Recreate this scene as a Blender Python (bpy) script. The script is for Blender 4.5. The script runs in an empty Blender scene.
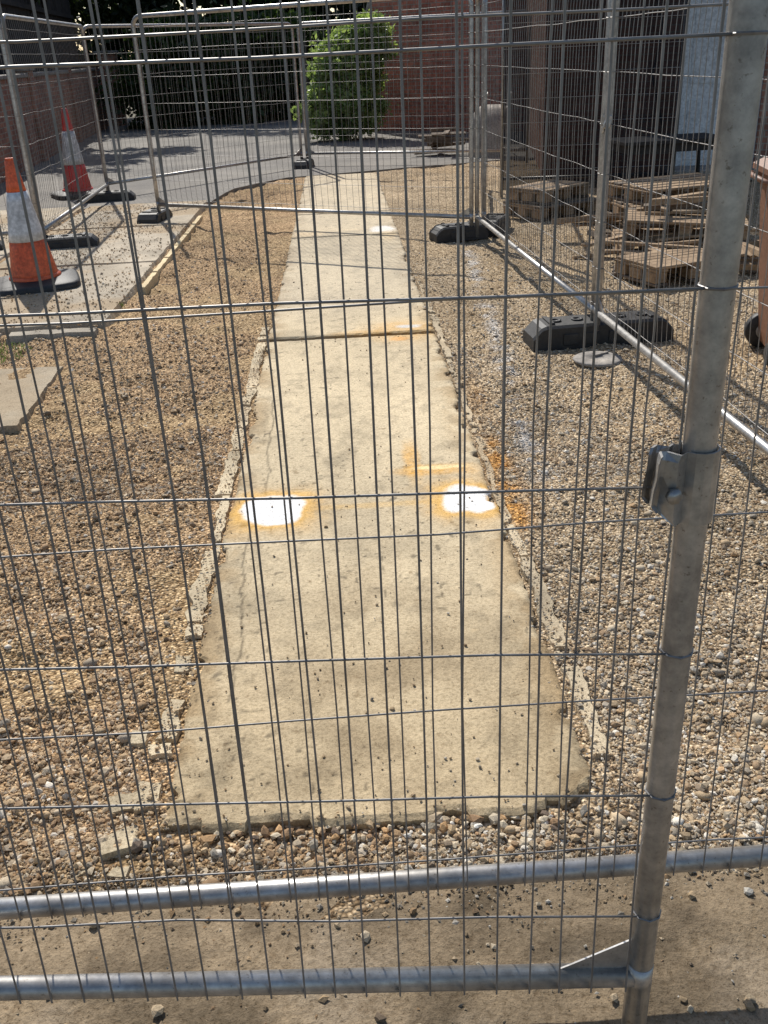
import bpy, math, random
import numpy as np
from mathutils import Vector, Matrix
random.seed(7); R=np.random.default_rng(11)
scene=bpy.context.scene
col=bpy.context.collection

# ------------------------------------------------------------ noise
LAT=[R.random((256,256)) for _ in range(12)]
def vn(x,y,s,k=0):
    x=np.asarray(x,float)*s+37.3; y=np.asarray(y,float)*s+91.7
    xi=np.floor(x).astype(int); yi=np.floor(y).astype(int)
    fx=x-xi; fy=y-yi; fx=fx*fx*(3-2*fx); fy=fy*fy*(3-2*fy)
    L=LAT[k%12]; a=L[xi%256,yi%256]; b=L[(xi+1)%256,yi%256]; c=L[xi%256,(yi+1)%256]; e=L[(xi+1)%256,(yi+1)%256]
    return (a*(1-fx)+b*fx)*(1-fy)+(c*(1-fx)+e*fx)*fy
def fbm(x,y,s,k=0,o=4):
    t=0;a=.5;n=0
    for i in range(o):
        t=t+a*vn(x,y,s*2**i,k+i); n+=a; a*=.5
    return t/n
def sst(a,b,x):
    t=np.clip((x-a)/(b-a),0,1); return t*t*(3-2*t)

# ------------------------------------------------------------ materials
def new_mat(name):
    m=bpy.data.materials.new(name); m.use_nodes=True
    nt=m.node_tree; b=nt.nodes["Principled BSDF"]
    return m,nt,b
def N(nt,t,**k):
    n=nt.nodes.new(t)
    for a,v in k.items(): setattr(n,a,v)
    return n
def pos(nt,obj=False):
    if obj: return N(nt,"ShaderNodeTexCoord").outputs["Object"]
    return N(nt,"ShaderNodeNewGeometry").outputs["Position"]
def noise(nt,vec,scale,detail=5,rough=.6):
    n=N(nt,"ShaderNodeTexNoise"); n.inputs["Scale"].default_value=scale; n.inputs["Detail"].default_value=detail; n.inputs["Roughness"].default_value=rough
    nt.links.new(vec,n.inputs["Vector"]); return n
def ramp(nt,fac,stops):
    r=N(nt,"ShaderNodeValToRGB"); e=r.color_ramp.elements
    while len(e)<len(stops): e.new(.5)
    for i,(p,c) in enumerate(stops):
        e[i].position=p; e[i].color=(*c,1) if len(c)==3 else c
    nt.links.new(fac,r.inputs["Fac"]); return r.outputs["Color"]
def mix(nt,a,b,fac,mode='MIX'):
    m=N(nt,"ShaderNodeMix",data_type='RGBA',blend_type=mode)
    for s,v in ((6,a),(7,b)):
        if isinstance(v,tuple): m.inputs[s].default_value=(*v,1)
        else: nt.links.new(v,m.inputs[s])
    if isinstance(fac,(int,float)): m.inputs[0].default_value=fac
    else: nt.links.new(fac,m.inputs[0])
    return m.outputs[2]
def bump(nt,b,h,strength=.5,dist=.01):
    n=N(nt,"ShaderNodeBump"); n.inputs["Strength"].default_value=strength; n.inputs["Distance"].default_value=dist
    nt.links.new(h,n.inputs["Height"]); nt.links.new(n.outputs[0],b.inputs["Normal"])
def noisy(name,c1,c2,scale=8,rough=.8,metal=0,bs=.3,bd=.004,fine=None,obj=True):
    m,nt,b=new_mat(name); v=pos(nt,obj)
    n=noise(nt,v,scale); c=ramp(nt,n.outputs[0],[(.3,c1),(.7,c2)])
    if fine:
        n2=noise(nt,v,fine,3); c=mix(nt,c,ramp(nt,n2.outputs[0],[(.35,(.55,.55,.55)),(.65,(1.25,1.25,1.25))]),.6,'MULTIPLY')
        bump(nt,b,n2.outputs[0],bs,bd)
    else: bump(nt,b,n.outputs[0],bs,bd)
    nt.links.new(c,b.inputs["Base Color"]); b.inputs["Roughness"].default_value=rough; b.inputs["Metallic"].default_value=metal
    return m
def attr_mat(name,rough=.85,cells=None,grain=None,bd=.006,spec=.3,gs=.75):
    m,nt,b=new_mat(name); a=N(nt,"ShaderNodeAttribute",attribute_name="Col"); c=a.outputs["Color"]; v=pos(nt)
    if cells:
        vo=N(nt,"ShaderNodeTexVoronoi"); vo.inputs["Scale"].default_value=cells; nt.links.new(v,vo.inputs["Vector"])
        sep=N(nt,"ShaderNodeSeparateColor"); nt.links.new(vo.outputs["Color"],sep.inputs[0])
        pal=ramp(nt,sep.outputs[0],[(0,(.30,.26,.22)),(.25,(.68,.62,.54)),(.5,(.98,.97,.95)),(.75,(1.2,1.2,1.22)),(1,(1.9,1.98,2.05))])
        c=mix(nt,c,pal,1.0,'MULTIPLY')
        ed=ramp(nt,vo.outputs["Distance"],[(.35,(1,1,1)),(.75,(.40,.35,.30))])
        c=mix(nt,c,ed,.75,'MULTIPLY')
        inv=N(nt,"ShaderNodeMath",operation='SUBTRACT'); inv.inputs[0].default_value=1; nt.links.new(vo.outputs["Distance"],inv.inputs[1])
        bump(nt,b,inv.outputs[0],.9,bd)
    if grain:
        n2=noise(nt,v,grain,4,.7); c=mix(nt,c,ramp(nt,n2.outputs[0],[(.3,(.58,.55,.50)),(.5,(1,1,1)),(.7,(1.25,1.25,1.25))]),gs,'MULTIPLY')
        n3=noise(nt,v,grain*3.3,2,.6); c=mix(nt,c,ramp(nt,n3.outputs[0],[(.30,(.42,.38,.33)),(.43,(1,1,1))]),.85,'MULTIPLY')
        n4=noise(nt,v,grain*.22,3,.6); c=mix(nt,c,ramp(nt,n4.outputs[0],[(.25,(.5,.44,.37)),(.36,(1,1,1)),(.64,(1,1,1)),(.76,(1.18,1.15,1.1))]),.7,'MULTIPLY')
        bump(nt,b,n2.outputs[0],.8,bd)
    nt.links.new(c,b.inputs["Base Color"]); b.inputs["Roughness"].default_value=rough
    b.inputs["Specular IOR Level"].default_value=spec
    return m
def brick_mat(name,c1,c2,mortar,dark=1.0):
    m,nt,b=new_mat(name); v=pos(nt,True)
    s=N(nt,"ShaderNodeSeparateXYZ"); nt.links.new(v,s.inputs[0])
    ad=N(nt,"ShaderNodeMath",operation='ADD'); nt.links.new(s.outputs[0],ad.inputs[0]); nt.links.new(s.outputs[1],ad.inputs[1])
    cb=N(nt,"ShaderNodeCombineXYZ"); nt.links.new(ad.outputs[0],cb.inputs[0]); nt.links.new(s.outputs[2],cb.inputs[1])
    t=N(nt,"ShaderNodeTexBrick"); t.inputs["Scale"].default_value=1; t.inputs["Brick Width"].default_value=.225; t.inputs["Row Height"].default_value=.075; t.inputs["Mortar Size"].default_value=.008
    t.inputs["Color1"].default_value=(*c1,1); t.inputs["Color2"].default_value=(*c2,1); t.inputs["Mortar"].default_value=(*mortar,1); t.inputs["Bias"].default_value=0
    nt.links.new(cb.outputs[0],t.inputs["Vector"])
    n=noise(nt,v,2.2); c=mix(nt,t.outputs["Color"],ramp(nt,n.outputs[0],[(.3,(.55*dark,.55*dark,.55*dark)),(.7,(1.3*dark,1.25*dark,1.2*dark))]),.9,'MULTIPLY')
    n2=noise(nt,v,14); c=mix(nt,c,ramp(nt,n2.outputs[0],[(.35,(.6,.6,.6)),(.65,(1.3,1.3,1.3))]),.6,'MULTIPLY')
    nt.links.new(c,b.inputs["Base Color"]); b.inputs["Roughness"].default_value=.9
    iv=N(nt,"ShaderNodeMath",operation='SUBTRACT'); iv.inputs[0].default_value=1; nt.links.new(t.outputs["Fac"],iv.inputs[1]); bump(nt,b,iv.outputs[0],.6,.008)
    return m
def leaf_mat():
    m,nt,b=new_mat("foliage"); a=N(nt,"ShaderNodeAttribute",attribute_name="Col"); c=a.outputs["Color"]
    nt.links.new(c,b.inputs["Base Color"]); b.inputs["Roughness"].default_value=.5; b.inputs["Specular IOR Level"].default_value=.4
    t=N(nt,"ShaderNodeBsdfTranslucent"); c2=mix(nt,c,(1.3,1.35,.8),1.0,'MULTIPLY'); nt.links.new(c2,t.inputs["Color"])
    mx=N(nt,"ShaderNodeMixShader"); mx.inputs[0].default_value=.4; out=nt.nodes["Material Output"]
    nt.links.new(b.outputs[0],mx.inputs[1]); nt.links.new(t.outputs[0],mx.inputs[2]); nt.links.new(mx.outputs[0],out.inputs["Surface"]); return m

M_STONE=attr_mat("gravel_stone",.8,None,260,.002,.3)
M_GRAVEL=attr_mat("gravel_bed",.95,105,None,.008,.2)
M_CONC=attr_mat("concrete_path",.9,None,110,.004,.25,.85)
M_DIRT=attr_mat("dirty_concrete",.95,None,75,.007,.2,.9)
M_LEAF=leaf_mat()
def galv():
    m,nt,b=new_mat("galvanised_steel"); v=pos(nt,True)
    n=noise(nt,v,35,4,.7); n2=noise(nt,v,6,4)
    c=ramp(nt,n.outputs[0],[(.3,(.34,.345,.35)),(.7,(.62,.62,.615))])
    c=mix(nt,c,ramp(nt,n2.outputs[0],[(.3,(.60,.55,.49)),(.7,(1.05,1.03,1.0))]),.85,'MULTIPLY')
    n5=noise(nt,v,90,3,.7); c=mix(nt,c,ramp(nt,n5.outputs[0],[(.28,(.40,.35,.29)),(.38,(1,1,1))]),.75,'MULTIPLY')
    nt.links.new(c,b.inputs["Base Color"]); b.inputs["Metallic"].default_value=.72
    nt.links.new(ramp(nt,n2.outputs[0],[(.3,(.5,.5,.5)),(.7,(.33,.33,.33))]),b.inputs["Roughness"])
    bump(nt,b,n.outputs[0],.15,.001); return m
M_GALV=galv()
M_WIRE=noisy("wire_steel",(.16,.15,.14),(.30,.29,.28),20,.5,.5,.1,.0005)
M_RUBBER=noisy("black_rubber",(.012,.012,.013),(.04,.038,.036),9,.6,0,.4,.003,fine=60)
M_ORANGE=noisy("cone_orange",(.55,.08,.025),(.76,.15,.05),5,.5,0,.1,.002,fine=40)
M_RED=noisy("cone_red",(.60,.03,.03),(.72,.05,.045),9,.5,0,.1,.002,fine=40)
M_WHITE=noisy("cone_white",(.42,.43,.44),(.74,.75,.76),5,.45,0,.1,.002,fine=30)
M_WOOD=noisy("pallet_wood",(.22,.14,.075),(.42,.29,.17),6,.85,0,.4,.004,fine=45)
M_WOOD2=noisy("weathered_wood",(.10,.07,.05),(.22,.17,.12),6,.9,0,.4,.004,fine=45)
M_DARKWOOD=noisy("dark_wood",(.018,.015,.013),(.05,.04,.033),5,.85,0,.4,.004,fine=30)
M_BRICK=brick_mat("red_brick",(.50,.18,.12),(.34,.12,.08),(.34,.27,.22),1.1)
M_BRICK2=brick_mat("brown_brick",(.42,.20,.13),(.29,.135,.095),(.36,.30,.24))
M_BIN=noisy("bin_plastic",(.17,.08,.045),(.25,.115,.065),4,.55,0,.1,.002,fine=60)
M_PAINT=noisy("white_paint",(.60,.60,.60),(.76,.76,.75),3,.5,0,.1,.002,fine=30)
M_STONEG=noisy("grey_stone",(.20,.18,.16),(.38,.34,.29),5,.85,0,.5,.006,fine=40)
M_ASPH=noisy("asphalt",(.13,.12,.108),(.27,.245,.21),.9,.9,0,.8,.006,fine=70,obj=False)
M_EARTH=noisy("earth",(.06,.06,.03),(.14,.11,.06),.6,.95,0,.6,.01,fine=20,obj=False)
M_GLASS,nt,b=new_mat("dark_glass"); b.inputs["Roughness"].default_value=.1
n=noise(nt,pos(nt,True),3); nt.links.new(ramp(nt,n.outputs[0],[(.3,(.01,.012,.014)),(.7,(.03,.035,.04))]),b.inputs["Base Color"])

# ------------------------------------------------------------ mesh builder
class MB:
    def __init__(s): s.v=[];s.f=[];s.m=[];s.mats=[];s.sm=[]
    def mi(s,mat):
        if mat not in s.mats: s.mats.append(mat)
        return s.mats.index(mat)
    def add(s,vs,fs,mat,smooth=False):
        o=len(s.v); s.v+= [tuple(p) for p in vs]; k=s.mi(mat)
        for f in fs: s.f.append(tuple(i+o for i in f)); s.m.append(k); s.sm.append(smooth)
    def path(s,pts,r,n,mat,cap=True,nrm=None):
        pts=[Vector(p) for p in pts]; vs=[];fs=[]
        ref=None
        for i,p in enumerate(pts):
            if i==0:t=pts[1]-p
            elif i==len(pts)-1:t=p-pts[-2]
            else:t=(pts[i+1]-p).normalized()+(p-pts[i-1]).normalized()
            t.normalize()
            if nrm is not None:a=Vector(nrm)
            else:
                if ref is None:
                    ref=Vector((0,0,1)) if abs(t.z)<.9 else Vector((1,0,0))
                a=ref-t*ref.dot(t)
            a=(a-t*a.dot(t)).normalized(); bb=t.cross(a)
            rr=r[i] if isinstance(r,(list,tuple)) else r
            for j in range(n):
                q=2*math.pi*j/n; vs.append(p+a*math.cos(q)*rr+bb*math.sin(q)*rr)
        for i in range(len(pts)-1):
            for j in range(n):
                k=(j+1)%n; fs.append((i*n+j,i*n+k,(i+1)*n+k,(i+1)*n+j))
        if cap: fs.append(tuple(range(n))[::-1]); fs.append(tuple(range((len(pts)-1)*n,len(pts)*n)))
        s.add(vs,fs,mat,n>5)
    def box(s,c,d,mat,M=None,bev=0,taper=1):
        x,y,z=d[0]/2,d[1]/2,d[2]/2
        if bev:
            vs=[]
            for (zz,ins) in ((-z,bev),(-z+bev,0),(z-bev,0),(z,bev)):
                vs+=[(-x+ins,-y+ins,zz),(x-ins,-y+ins,zz),(x-ins,y-ins,zz),(-x+ins,y-ins,zz)]
            fs=[(3,2,1,0),(12,13,14,15)]
            for l in range(3):
                for j in range(4):
                    k=(j+1)%4; fs.append((l*4+j,l*4+k,l*4+4+k,l*4+4+j))
        else:
            vs=[(-x,-y,-z),(x,-y,-z),(x,y,-z),(-x,y,-z),(-x*taper,-y*taper,z),(x*taper,-y*taper,z),(x*taper,y*taper,z),(-x*taper,y*taper,z)]
            fs=[(3,2,1,0),(4,5,6,7),(0,1,5,4),(1,2,6,5),(2,3,7,6),(3,0,4,7)]
        C=Vector(c)
        vs=[(M@Vector(v) if M else Vector(v))+C for v in vs]
        s.add(vs,fs,mat)
    def lathe(s,c,prof,n,mat,axis='z'):
        vs=[];fs=[]
        for r,z in prof:
            for j in range(n):
                q=2*math.pi*j/n; p=(r*math.cos(q),r*math.sin(q),z)
                if axis=='x': p=(p[2],p[0],p[1])
                if axis=='y': p=(p[0],p[2],p[1])
                vs.append(Vector(p)+Vector(c))
        for i in range(len(prof)-1):
            for j in range(n):
                k=(j+1)%n; fs.append((i*n+j,i*n+k,(i+1)*n+k,(i+1)*n+j))
        fs.append(tuple(range(n))[::-1]); fs.append(tuple(range((len(prof)-1)*n,len(prof)*n)))
        s.add(vs,fs,mat,True)
    def obj(s,name,loc=(0,0,0),rot=0,parent=None):
        me=bpy.data.meshes.new(name); me.from_pydata(s.v,[],s.f)
        for m in s.mats: me.materials.append(m)
        me.polygons.foreach_set("material_index",s.m); me.polygons.foreach_set("use_smooth",s.sm); me.update()
        o=bpy.data.objects.new(name,me); col.objects.link(o); o.location=loc
        o.rotation_euler=rot if isinstance(rot,tuple) else (0,0,rot)
        if parent: o.parent=parent
        return o
def fast_mesh(name,V,F,C,mat,smooth=False):
    """V (n,3) F (m,k) C (n,3)"""
    me=bpy.data.meshes.new(name); k=F.shape[1]
    me.vertices.add(len(V)); me.vertices.foreach_set("co",V.astype(np.float32).ravel())
    me.loops.add(F.size); me.loops.foreach_set("vertex_index",F.astype(np.int32).ravel())
    me.polygons.add(len(F)); me.polygons.foreach_set("loop_start",np.arange(0,F.size,k,dtype=np.int32))
    try: me.polygons.foreach_set("loop_total",np.full(len(F),k,dtype=np.int32))
    except Exception: pass
    me.update(calc_edges=True)
    a=me.color_attributes.new("Col",'FLOAT_COLOR','POINT')
    a.data.foreach_set("color",np.hstack([np.clip(C,0,1),np.ones((len(C),1))]).astype(np.float32).ravel())
    me.polygons.foreach_set("use_smooth",np.full(len(F),smooth)); me.materials.append(mat); me.update()
    o=bpy.data.objects.new(name,me); col.objects.link(o); return o
def grid_idx(nx,ny):
    i,j=np.meshgrid(np.arange(nx-1),np.arange(ny-1),indexing='ij'); a=(i*ny+j).ravel()
    return np.stack([a,a+ny,a+ny+1,a+1],1)

# ------------------------------------------------------------ ground
def gz(x,y):
    h=(fbm(x,y,1.6,0)-.5)*.05+(fbm(x,y,6,3,3)-.5)*.055*(1+.5*(x<-.5))
    near=sst(.5,.9,np.abs(x)); h=h*(.3+.7*near)+.006*(1-near)
    return np.clip(h-.004,-.045,.016)
def spray(x,y,C):
    """real spray paint left on the gravel"""
    n=fbm(x,y,14,5,3); n2=vn(x,y,60,6)
    cx=.76+(y-3.7)*.068
    w=np.exp(-((x-cx)/.05)**2)*sst(3.3,3.8,y)*(1-sst(8.3,8.8,y))*sst(.40,.62,n)*1.2*(.25+.75*n2)
    w=np.clip(w,0,.75)[:,None]; C=C*(1-w)+np.array([.60,.59,.57])*w
    o=np.exp(-((x-.60)/.05)**2)*sst(2.95,3.2,y)*(1-sst(3.75,4.1,y))*(.3+.7*n2)*sst(.3,.6,n)*1.3
    o+=np.exp(-((x-.62)/.06)**2-((y-4.5)/.3)**2)*.4*n2
    o=np.clip(o,0,.8)[:,None]; C=C*(1-o)+np.array([.75,.36,.06])*o
    return C
def gravel_tint(x,y):
    L=np.array([.48,.33,.185]); Rr=np.array([.50,.39,.255])
    t=sst(-.6,.6,x)[:,None]; C=L*(1-t)+Rr*t
    f=fbm(x,y,1.1,2)[:,None]; C=C*(.70+.60*f)
    f=fbm(x,y,4,9)[:,None]; C=C*(.78+.44*f)
    e=sst(.5,.64,fbm(x,y,2.3,7))[:,None]*(.65*(1-t)+.3)   # sandy earth patches
    C=C*(1-e)+np.array([.48,.34,.185])*e*(.75+.5*fbm(x,y,9,2))[:,None]
    d=(1-sst(1.5,1.66,y+.06*(fbm(x,y,6,1)-.5)*2))[:,None]*.45; C=C*(1-d)   # dark soil by the apron
    return C
xs=np.arange(-6,7.01,.03); ys=np.arange(1.38,15.3,.03)
gx,gy=np.meshgrid(xs,ys,indexing='ij'); gxf,gyf=gx.ravel(),gy.ravel()
C=spray(gxf,gyf,gravel_tint(gxf,gyf))
fast_mesh("gravel_ground",np.stack([gxf,gyf,gz(gxf,gyf)],1),grid_idx(len(xs),len(ys)),C,M_GRAVEL,True)

def icosa():
    p=(1+5**.5)/2
    v=np.array([(-1,p,0),(1,p,0),(-1,-p,0),(1,-p,0),(0,-1,p),(0,1,p),(0,-1,-p),(0,1,-p),(p,0,-1),(p,0,1),(-p,0,-1),(-p,0,1)],float)
    v/=np.linalg.norm(v[0])
    f=np.array([(0,11,5),(0,5,1),(0,1,7),(0,7,10),(0,10,11),(1,5,9),(5,11,4),(11,10,2),(10,7,6),(7,1,8),(3,9,4),(3,4,2),(3,2,6),(3,6,8),(3,8,9),(4,9,5),(2,4,11),(6,2,10),(8,6,7),(9,8,1)])
    return v,f
octv=np.array([(1,0,0),(0,1,0),(-1,0,0),(0,-1,0),(0,0,1),(0,0,-1)],float)
octf=np.array([(0,1,4),(1,2,4),(2,3,4),(3,0,4),(1,0,5),(2,1,5),(3,2,5),(0,3,5)])
PAL=np.array([[.50,.36,.21],[.33,.205,.11],[.68,.57,.41],[.37,.33,.27],[.15,.11,.08],[.49,.30,.145],[.60,.47,.31],[.82,.77,.67]])
def stones(name,x,y,z,r,base,tint=True,smooth=False,mat=None,tm=.30,dk=1.0):
    n=len(x); bv,bf=base; k=len(bv)
    sc=np.stack([r*R.uniform(.75,1.35,n),r*R.uniform(.75,1.35,n),r*R.uniform(.45,.85,n)],1)
    v=bv[None]*R.uniform(.66,1.25,(n,k,1))*sc[:,None]
    a=R.uniform(0,6.283,n); t=R.normal(0,.35,n)
    ct,st=np.cos(t)[:,None],np.sin(t)[:,None]
    v=np.stack([v[...,0],v[...,1]*ct-v[...,2]*st,v[...,1]*st+v[...,2]*ct],-1)
    ca,sa=np.cos(a)[:,None],np.sin(a)[:,None]
    v=np.stack([v[...,0]*ca-v[...,1]*sa,v[...,0]*sa+v[...,1]*ca,v[...,2]],-1)
    v+=np.stack([x,y,z],1)[:,None]
    p=np.where((x>0)[:,None],np.array([[.20,.10,.19,.14,.08,.06,.13,.10]]),np.array([[.27,.17,.12,.10,.08,.11,.12,.03]]))
    cum=np.cumsum(p,1); ci=(R.random(n)[:,None]>cum).sum(1).clip(0,7)
    C=PAL[ci]*R.uniform(.65,1.2,(n,1))
    if tint: C=C*(1-tm)+gravel_tint(x,y)*tm
    C=C*(.80+.40*fbm(x,y,1.1,2)[:,None])*dk; C=spray(x,y,C)
    F=(bf[None]+(np.arange(n)*k)[:,None,None]).reshape(-1,3)
    return fast_mesh(name,v.reshape(-1,3),F,np.repeat(C,k,0),mat or M_STONE,smooth)
def scatter(n,y0,y1,p):
    u=R.random(n); y=(y0**(1-p)+(y1**(1-p)-y0**(1-p))*u)**(1/(1-p))
    x=R.uniform(-1,1,n); x=np.where(x<0,x*(.42*y+.5),x*(.50*y+.5))
    m=((x<-.53)|(x>.55)|(y<1.62)) & (~((x<-1.6)&(y>6.2))) & (~((x<-1.65)&(x>-2.6)&(y>4.35)&(y<5.5)))
    m&=~((((x>-.585)&(x<0))|((x<.59)&(x>0)))&(y>1.6)&(R.random(n)<.78))
    e=fbm(x,y,2.3,7); m&=(R.random(n)> sst(.50,.62,e)*np.where(x<0,.78,.42))
    return x[m],y[m]
x,y=scatter(38000,1.47,3.6,1.6); r=np.clip(R.lognormal(math.log(.0049),.42,len(x)),.0028,.013)
stones("gravel_stones",x,y,gz(x,y)+r*R.uniform(.0,.55,len(x)),r,icosa(),True,False)
x,y=scatter(76000,1.47,4.2,1.5); r=np.clip(R.lognormal(math.log(.0034),.32,len(x)),.002,.007)
stones("gravel_stones",x,y,gz(x,y)+r*R.uniform(.1,.8,len(x)),r,(octv,octf),True,False)
x,y=scatter(80000,3.5,9.5,2.0); r=np.clip(R.lognormal(math.log(.0058),.38,len(x)),.0036,.015)
stones("gravel_stones",x,y,gz(x,y)+r*R.uniform(.0,.55,len(x)),r,(octv,octf),True,False)
x,y=scatter(900,1.45,9,1.6); r=np.clip(R.lognormal(math.log(.010),.32,len(x)),.006,.022)
stones("loose_pebbles",x,y,gz(x,y)+r*.3,r,icosa(),True,True)
n=9000; x=R.uniform(-1.6,1.9,n); y=1.53-np.abs(R.normal(0,1,n))*.07; 
xx=R.uniform(-1.6,1.9,2600); yy=R.uniform(.4,1.5,2600); x=np.r_[x,xx]; y=np.r_[y,yy]
r=np.clip(R.lognormal(math.log(.0026),.5,len(x)),.0012,.010)
stones("scattered_grit",x,y,.004+r*.4,r,(octv,octf),True,False,dk=.66)
n=80; x=R.uniform(-1.2,1.4,n); y=R.uniform(.95,1.60,n); r=R.uniform(.006,.012,n)
stones("scattered_grit",x,y,.006+r*.35,r,icosa(),True,False,dk=.75)
# rubble crumbled off the end of the path
n=300; x=R.uniform(-.6,.56,n); y=1.635-np.abs(R.normal(0,.035,n)); r=np.clip(R.lognormal(math.log(.006),.5,n),.003,.017)
stones("scattered_grit",x,y,.006+r*.3,r,icosa(),False,False)
n=700; x=R.uniform(-.5,.52,n); y=1.64+R.random(n)**1.9*9; r=np.clip(R.lognormal(math.log(.0028),.4,n),.0015,.007)
stones("path_grit",x,y,.024+r*.3,r,icosa(),True,False,dk=.75)
n=6500; sd=np.where(R.random(n)<.5,-1,1); y=1.64+R.random(n)**1.3*7; x=np.where(sd<0,-.525,.55)-sd*R.normal(0,.032,n); r=np.clip(R.lognormal(math.log(.0030),.45,n),.0015,.009)
stones("path_grit",x,y,.017+r*.3,r,(octv,octf),True,False)

# far ground and asphalt
def sheet(name,poly,z,mat,thick=0):
    m=MB(); n=len(poly)
    vs=[(a,b_,z) for a,b_ in poly]; fs=[tuple(range(n))]
    if thick:
        vs+=[(a,b_,z-thick) for a,b_ in poly]
        for i in range(n):
            j=(i+1)%n; fs.append((i,i+n,j+n,j))
    m.add(vs,fs,mat); return m.obj(name)
sheet("ground",[(-150,-60),(150,-60),(150,200),(-150,200)],-.06,M_EARTH)
sheet("asphalt_yard",[(-9,11.9),(-4,12.0),(-1.6,12.1),(-1.5,12.9),(-1.42,13.3),(-1.1,13.8),(-.75,14.25),(-.2,14.4),(.5,14.6),(.9,14.75),(1.6,14.9),(2.4,15.2),(6,15.4),(12,15.4),(12,32),(-12,32),(-12,11.9)],.022,M_ASPH,.09)

# dirty concrete apron in the foreground
xs=np.arange(-4,5,.03); ys=np.concatenate([np.arange(-1.5,.2,.1),np.arange(.2,1.53,.02)])
gx,gy=np.meshgrid(xs,ys,indexing='ij'); X1,Y1=gx.ravel(),gy.ravel()
edge=1.50+.06*(fbm(X1,X1*0,3,4)-.5)
Yd=np.where(Y1>1.48,edge,Y1)
Cd=np.array([.245,.185,.118])*(.55+.8*fbm(X1,Y1,2.5,1))[:,None]*(.6+.8*fbm(X1,Y1,14,6))[:,None]
g=sst(.5,.62,fbm(X1,Y1,5,8))[:,None]; Cd=Cd*(1-g*.45)+np.array([.31,.25,.18])*g*.45
g=sst(.56,.62,fbm(X1,Y1,8,2))[:,None]; Cd=Cd*(1-g*.35)
fast_mesh("concrete_apron",np.stack([X1,Yd,.004+(fbm(X1,Y1,7,2)-.5)*.014-.03*sst(1.44,1.5,Y1)],1),grid_idx(len(xs),len(ys)),Cd,M_DIRT,True)

# ------------------------------------------------------------ concrete path
def path_col(x,y):
    base=np.array([.64,.52,.34])
    C=base*(.78+.44*fbm(x,y,1.3,9))[:,None]
    s=sst(.52,.80,fbm(x,y,3.5,4))[:,None]; C=C*(1-.2*s)
    s=sst(.54,.75,fbm(x*1.2,y,16,1,4))[:,None]; C=C*(1-.2*s)
    s=fbm(x,y*.2,14,6,3)[:,None]; C=C*(.90+.20*s)
    dm=np.exp(-((x-.05)/.30)**2-((y-2.2)/.60)**2)*sst(.3,.65,fbm(x,y,7,10,5)); C=C*(1-.55*dm[:,None])+np.array([.22,.155,.085])*.55*dm[:,None]
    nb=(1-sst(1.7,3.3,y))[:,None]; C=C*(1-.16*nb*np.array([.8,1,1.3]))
    ed=np.clip(sst(.36,.52,np.abs(x-.01)),0,1)*sst(.35,.6,fbm(x,y,9,3)); C=C*(1-.34*ed[:,None]*np.array([.8,1,1.25]))
    # hairline crack running near the left edge
    cr=np.abs(x+.40-.05*(fbm(y,y*0,1.6,5)-.5)*2-.015*(vn(y,y*0,14,2)-.5)); k=(1-sst(.002,.006,cr))*(y<4.6)*(y>2.1); C=C*(1-.5*k[:,None])
    sp=sst(.84,.92,vn(x,y,55,2))*sst(.35,.6,vn(x,y,3,5)); C=C*(1-.55*sp[:,None])
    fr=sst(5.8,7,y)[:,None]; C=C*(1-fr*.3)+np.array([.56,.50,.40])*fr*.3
    # dirt darkening either side of the joints
    for jy in (5.72,9.27,10.71): C=C*(1-.35*np.exp(-((y-jy)/.035)**2)*(.5+fbm(x,y,8,2)))[:,None]
    def blob(C,cx,cy,rx,ry,c,soft=.35,amt=1,pw=4):
        w=(fbm(x,y,12,7,3)-.5)*.55
        d=(np.abs((x-cx)/rx)**pw+np.abs((y-cy)/ry)**pw)**(1/pw)+w
        a=(1-sst(1-soft,1+soft,d))*amt; a=a[:,None]; return C*(1-a)+np.array(c)*a
    OR=(.78,.40,.06); WH=(.90,.89,.87)
    gr=.40+.5*vn(x,y,90,3)
    C=blob(C,.05,3.29,.32,.022,(.72,.46,.16),.6,.65*gr)
    for cx,rx in ((-.335,.13),(.42,.112)):
        C=blob(C,cx,3.30,rx+.065,.19,OR,.55,.55*gr,2.5); C=blob(C,cx,3.30,rx+.02,.15,(.86,.50,.11),.35,.75,3)
        C=blob(C,cx,3.30,rx-.014,.120,WH,.14,1,3)
    C=blob(C,.235,3.72,.032,.20,OR,.5,.8*gr,3); C=blob(C,.35,3.60,.16,.05,OR,.5,.8*gr,3)
    C=blob(C,.36,3.62,.12,.018,(.95,.75,.4),.3,.8,3)
    C=blob(C,.33,5.78,.20,.22,OR,.7,.65*gr,2); C=blob(C,.02,5.75,.14,.06,OR,.6,.5*gr,2)
    C=blob(C,.30,5.60,.05,.05,(.85,.35,.05),.4,.7*gr,2)
    C=blob(C,.38,5.86,.07,.035,(.72,.80,.86),.4,.6,3)
    C=blob(C,.38,9.55,.11,.16,WH,.35,.8,3); C=blob(C,-.35,9.45,.16,.12,(.85,.62,.36),.6,.6*gr,2)
    C=blob(C,.03,9.6,.32,.06,(.84,.68,.45),.6,.5*gr,2); C=blob(C,.42,9.2,.07,.3,(.85,.6,.3),.6,.4*gr,2)
    return C
bays=[(1.625,5.70),(5.74,9.26),(9.285,10.70),(10.72,14.35)]
V=[];F=[];Cc=[];o=0
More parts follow.
